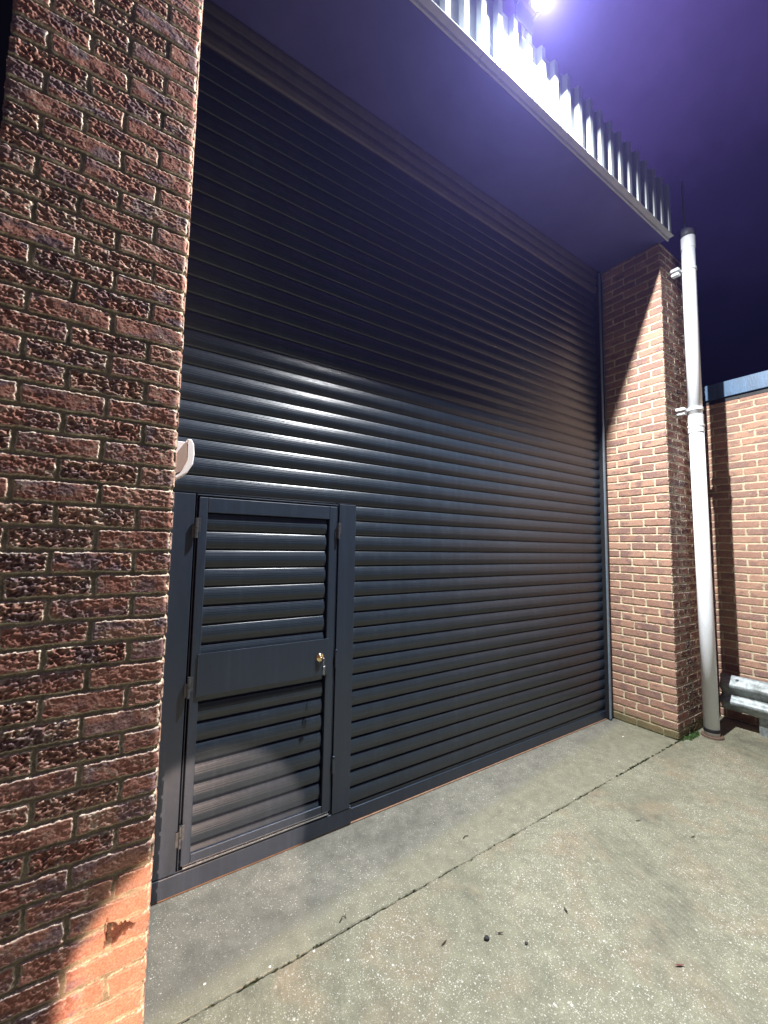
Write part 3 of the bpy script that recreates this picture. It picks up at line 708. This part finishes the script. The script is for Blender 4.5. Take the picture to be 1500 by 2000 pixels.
# moss crumbs in the joint, weeds at the pillar foot
def tufts(name, spots, m_, label, cat):
    v = []; f = []
    for (x, y, r, h) in spots:
        for i in range(int(26)):
            a = random.uniform(0, 2 * math.pi); d_ = random.random() ** .5 * r; px, py = x + math.cos(a) * d_, y + math.sin(a) * d_ * .6
            hh = h * random.uniform(.3, 1); s = r * .22; b0 = random.uniform(0, math.pi)
            c_, s_ = math.cos(b0) * s, math.sin(b0) * s; lx, ly = random.uniform(-s, s) * 1.5, random.uniform(-s, s) * 1.5
            i0 = len(v); v += [(px - c_ * .3, py - s_ * .3, -.004), (px + c_ * .3, py + s_ * .3, -.004), (px + c_ + lx * .6, py + s_ + ly * .6, hh * .7), (px + lx, py + ly, hh), (px - c_ + lx * .6, py - s_ + ly * .6, hh * .7)]
            f.append((i0, i0 + 1, i0 + 2, i0 + 3, i0 + 4))
    t = obj(name, (v, f), m_); tag(t, label, cat, kind='stuff'); return t
sp = [(random.uniform(.2, 4.2), random.uniform(-.006, .004), random.uniform(.003, .006), random.uniform(.002, .005)) for _ in range(70)]
sp += [(random.uniform(3.0, 4.1), random.uniform(-.006, .004), .008, .006) for _ in range(60)]
tufts('moss', sp, M_moss, 'dark moss crumbs along the joint between apron and yard', 'moss')
sp = [(random.uniform(4.08, 4.34), -.03 + random.uniform(-.02, .012), random.uniform(.012, .028), random.uniform(.015, .04)) for _ in range(16)]
sp += [(random.uniform(4.06, 4.2), -.014, .012, .012) for _ in range(8)]
tufts('weeds', sp, M_weed, 'small green weeds growing at the foot of the far pillar', 'weeds')

# ------------------------------------------------------------------ sky, light, camera
w = bpy.data.worlds.new('World'); sc.world = w; w.use_nodes = True; n = w.node_tree; L = n.links.new
bg = n.nodes['Background']; tc = N(n, 'ShaderNodeTexCoord'); sx = N(n, 'ShaderNodeSeparateXYZ'); L(tc.outputs['Generated'], sx.inputs[0])
no = N(n, 'ShaderNodeTexNoise', Scale=2.6, Detail=7., Roughness=.6); L(tc.outputs['Generated'], no.inputs['Vector'])
ad = N(n, 'ShaderNodeMath', operation='MULTIPLY_ADD'); L(no.outputs['Fac'], ad.inputs[0]); ad.inputs[1].default_value = .42; L(sx.outputs['Z'], ad.inputs[2])
r = ramp(n, ad.outputs[0], [(.3, (.001, .001, .004)), (.5, (.0015, .0015, .006)), (.66, (.004, .0035, .015)), (.8, (.016, .011, .05)), (.93, (.05, .03, .13)), (1.0, (.08, .045, .2))])
# added front fill: sky brightened behind the camera (towards -Y)
gy = N(n, 'ShaderNodeMapRange', interpolation_type='SMOOTHSTEP'); L(sx.outputs['Y'], gy.inputs[0]); gy.inputs['From Min'].default_value = -.1; gy.inputs['From Max'].default_value = -.9
gm = N(n, 'ShaderNodeMix', data_type='RGBA', blend_type='ADD'); L(gy.outputs[0], gm.inputs[0]); L(r.outputs[0], gm.inputs[6]); gm.inputs[7].default_value = (.018, .019, .024, 1)
L(gm.outputs[2], bg.inputs['Color']); bg.inputs['Strength'].default_value = 1.0
# warm low lamp (vehicle light) from behind the photographer: falls on the foot of the near pillar and door
sp_ = bpy.data.lights.new('warm_vehicle_light', 'SPOT'); sp_.energy = 4800; sp_.color = (1.0, .68, .50); sp_.shadow_soft_size = .02
src = Vector((-.95, -6.0, .75)); tgt = Vector((.2, 0.0, .19)); dist = (tgt - src).length
sp_.spot_size = 2 * math.atan(.46 / dist); sp_.spot_blend = .25
so = bpy.data.objects.new('warm_vehicle_light', sp_); link(so); so.location = src; so.rotation_euler = (tgt - src).to_track_quat('-Z', 'Y').to_euler()

cam = bpy.data.cameras.new('camera'); co = bpy.data.objects.new('camera', cam); link(co)
yaw, pitch, roll = .5843, .0798, .0174
F = Vector((math.sin(yaw) * math.cos(pitch), math.cos(yaw) * math.cos(pitch), math.sin(pitch)))
r_ = Vector((math.cos(yaw), -math.sin(yaw), 0)); u_ = r_.cross(F)
R2 = r_ * math.cos(roll) + u_ * math.sin(roll); U2 = -r_ * math.sin(roll) + u_ * math.cos(roll)
M = Matrix.Identity(4)
for i in range(3): M[i][0] = R2[i]; M[i][1] = U2[i]; M[i][2] = -F[i]
M.translation = Vector((-.1876, -1.6567, 1.647)); co.matrix_world = M
cam.sensor_fit = 'HORIZONTAL'; cam.sensor_width = 36; cam.lens = 801.07 / 1500 * 36
cam.shift_x = (750 - 747.55) / 1500; cam.shift_y = (1002.5 - 1000) / 1500
cam.clip_start = .02; cam.clip_end = 300
sc.camera = co
sc.render.resolution_x = 768; sc.render.resolution_y = 1024
vs = sc.view_settings; vs.view_transform = 'Standard'; vs.look = 'None'; vs.exposure = 0; vs.gamma = 1
sc.cycles.use_denoising = True
if True:
    mh = bpy.data.materials.new('rain_haze'); mh.use_nodes = True; nh = mh.node_tree
    nh.nodes.remove(nh.nodes['Principled BSDF'])
    pv = nh.nodes.new('ShaderNodeVolumePrincipled'); pv.inputs['Color'].default_value = (.32, .30, 1.0, 1); pv.inputs['Density'].default_value = .0018; pv.inputs['Anisotropy'].default_value = .72
    nh.links.new(pv.outputs[0], nh.nodes['Material Output'].inputs['Volume'])
    b_ = bmesh.new(); box(b_, -7.6, 31, -21, 4, -1.2, 8.2); hz = obj('haze', b_, mh); tag(hz, kind='stuff')
    mh.cycles.homogeneous_volume = True
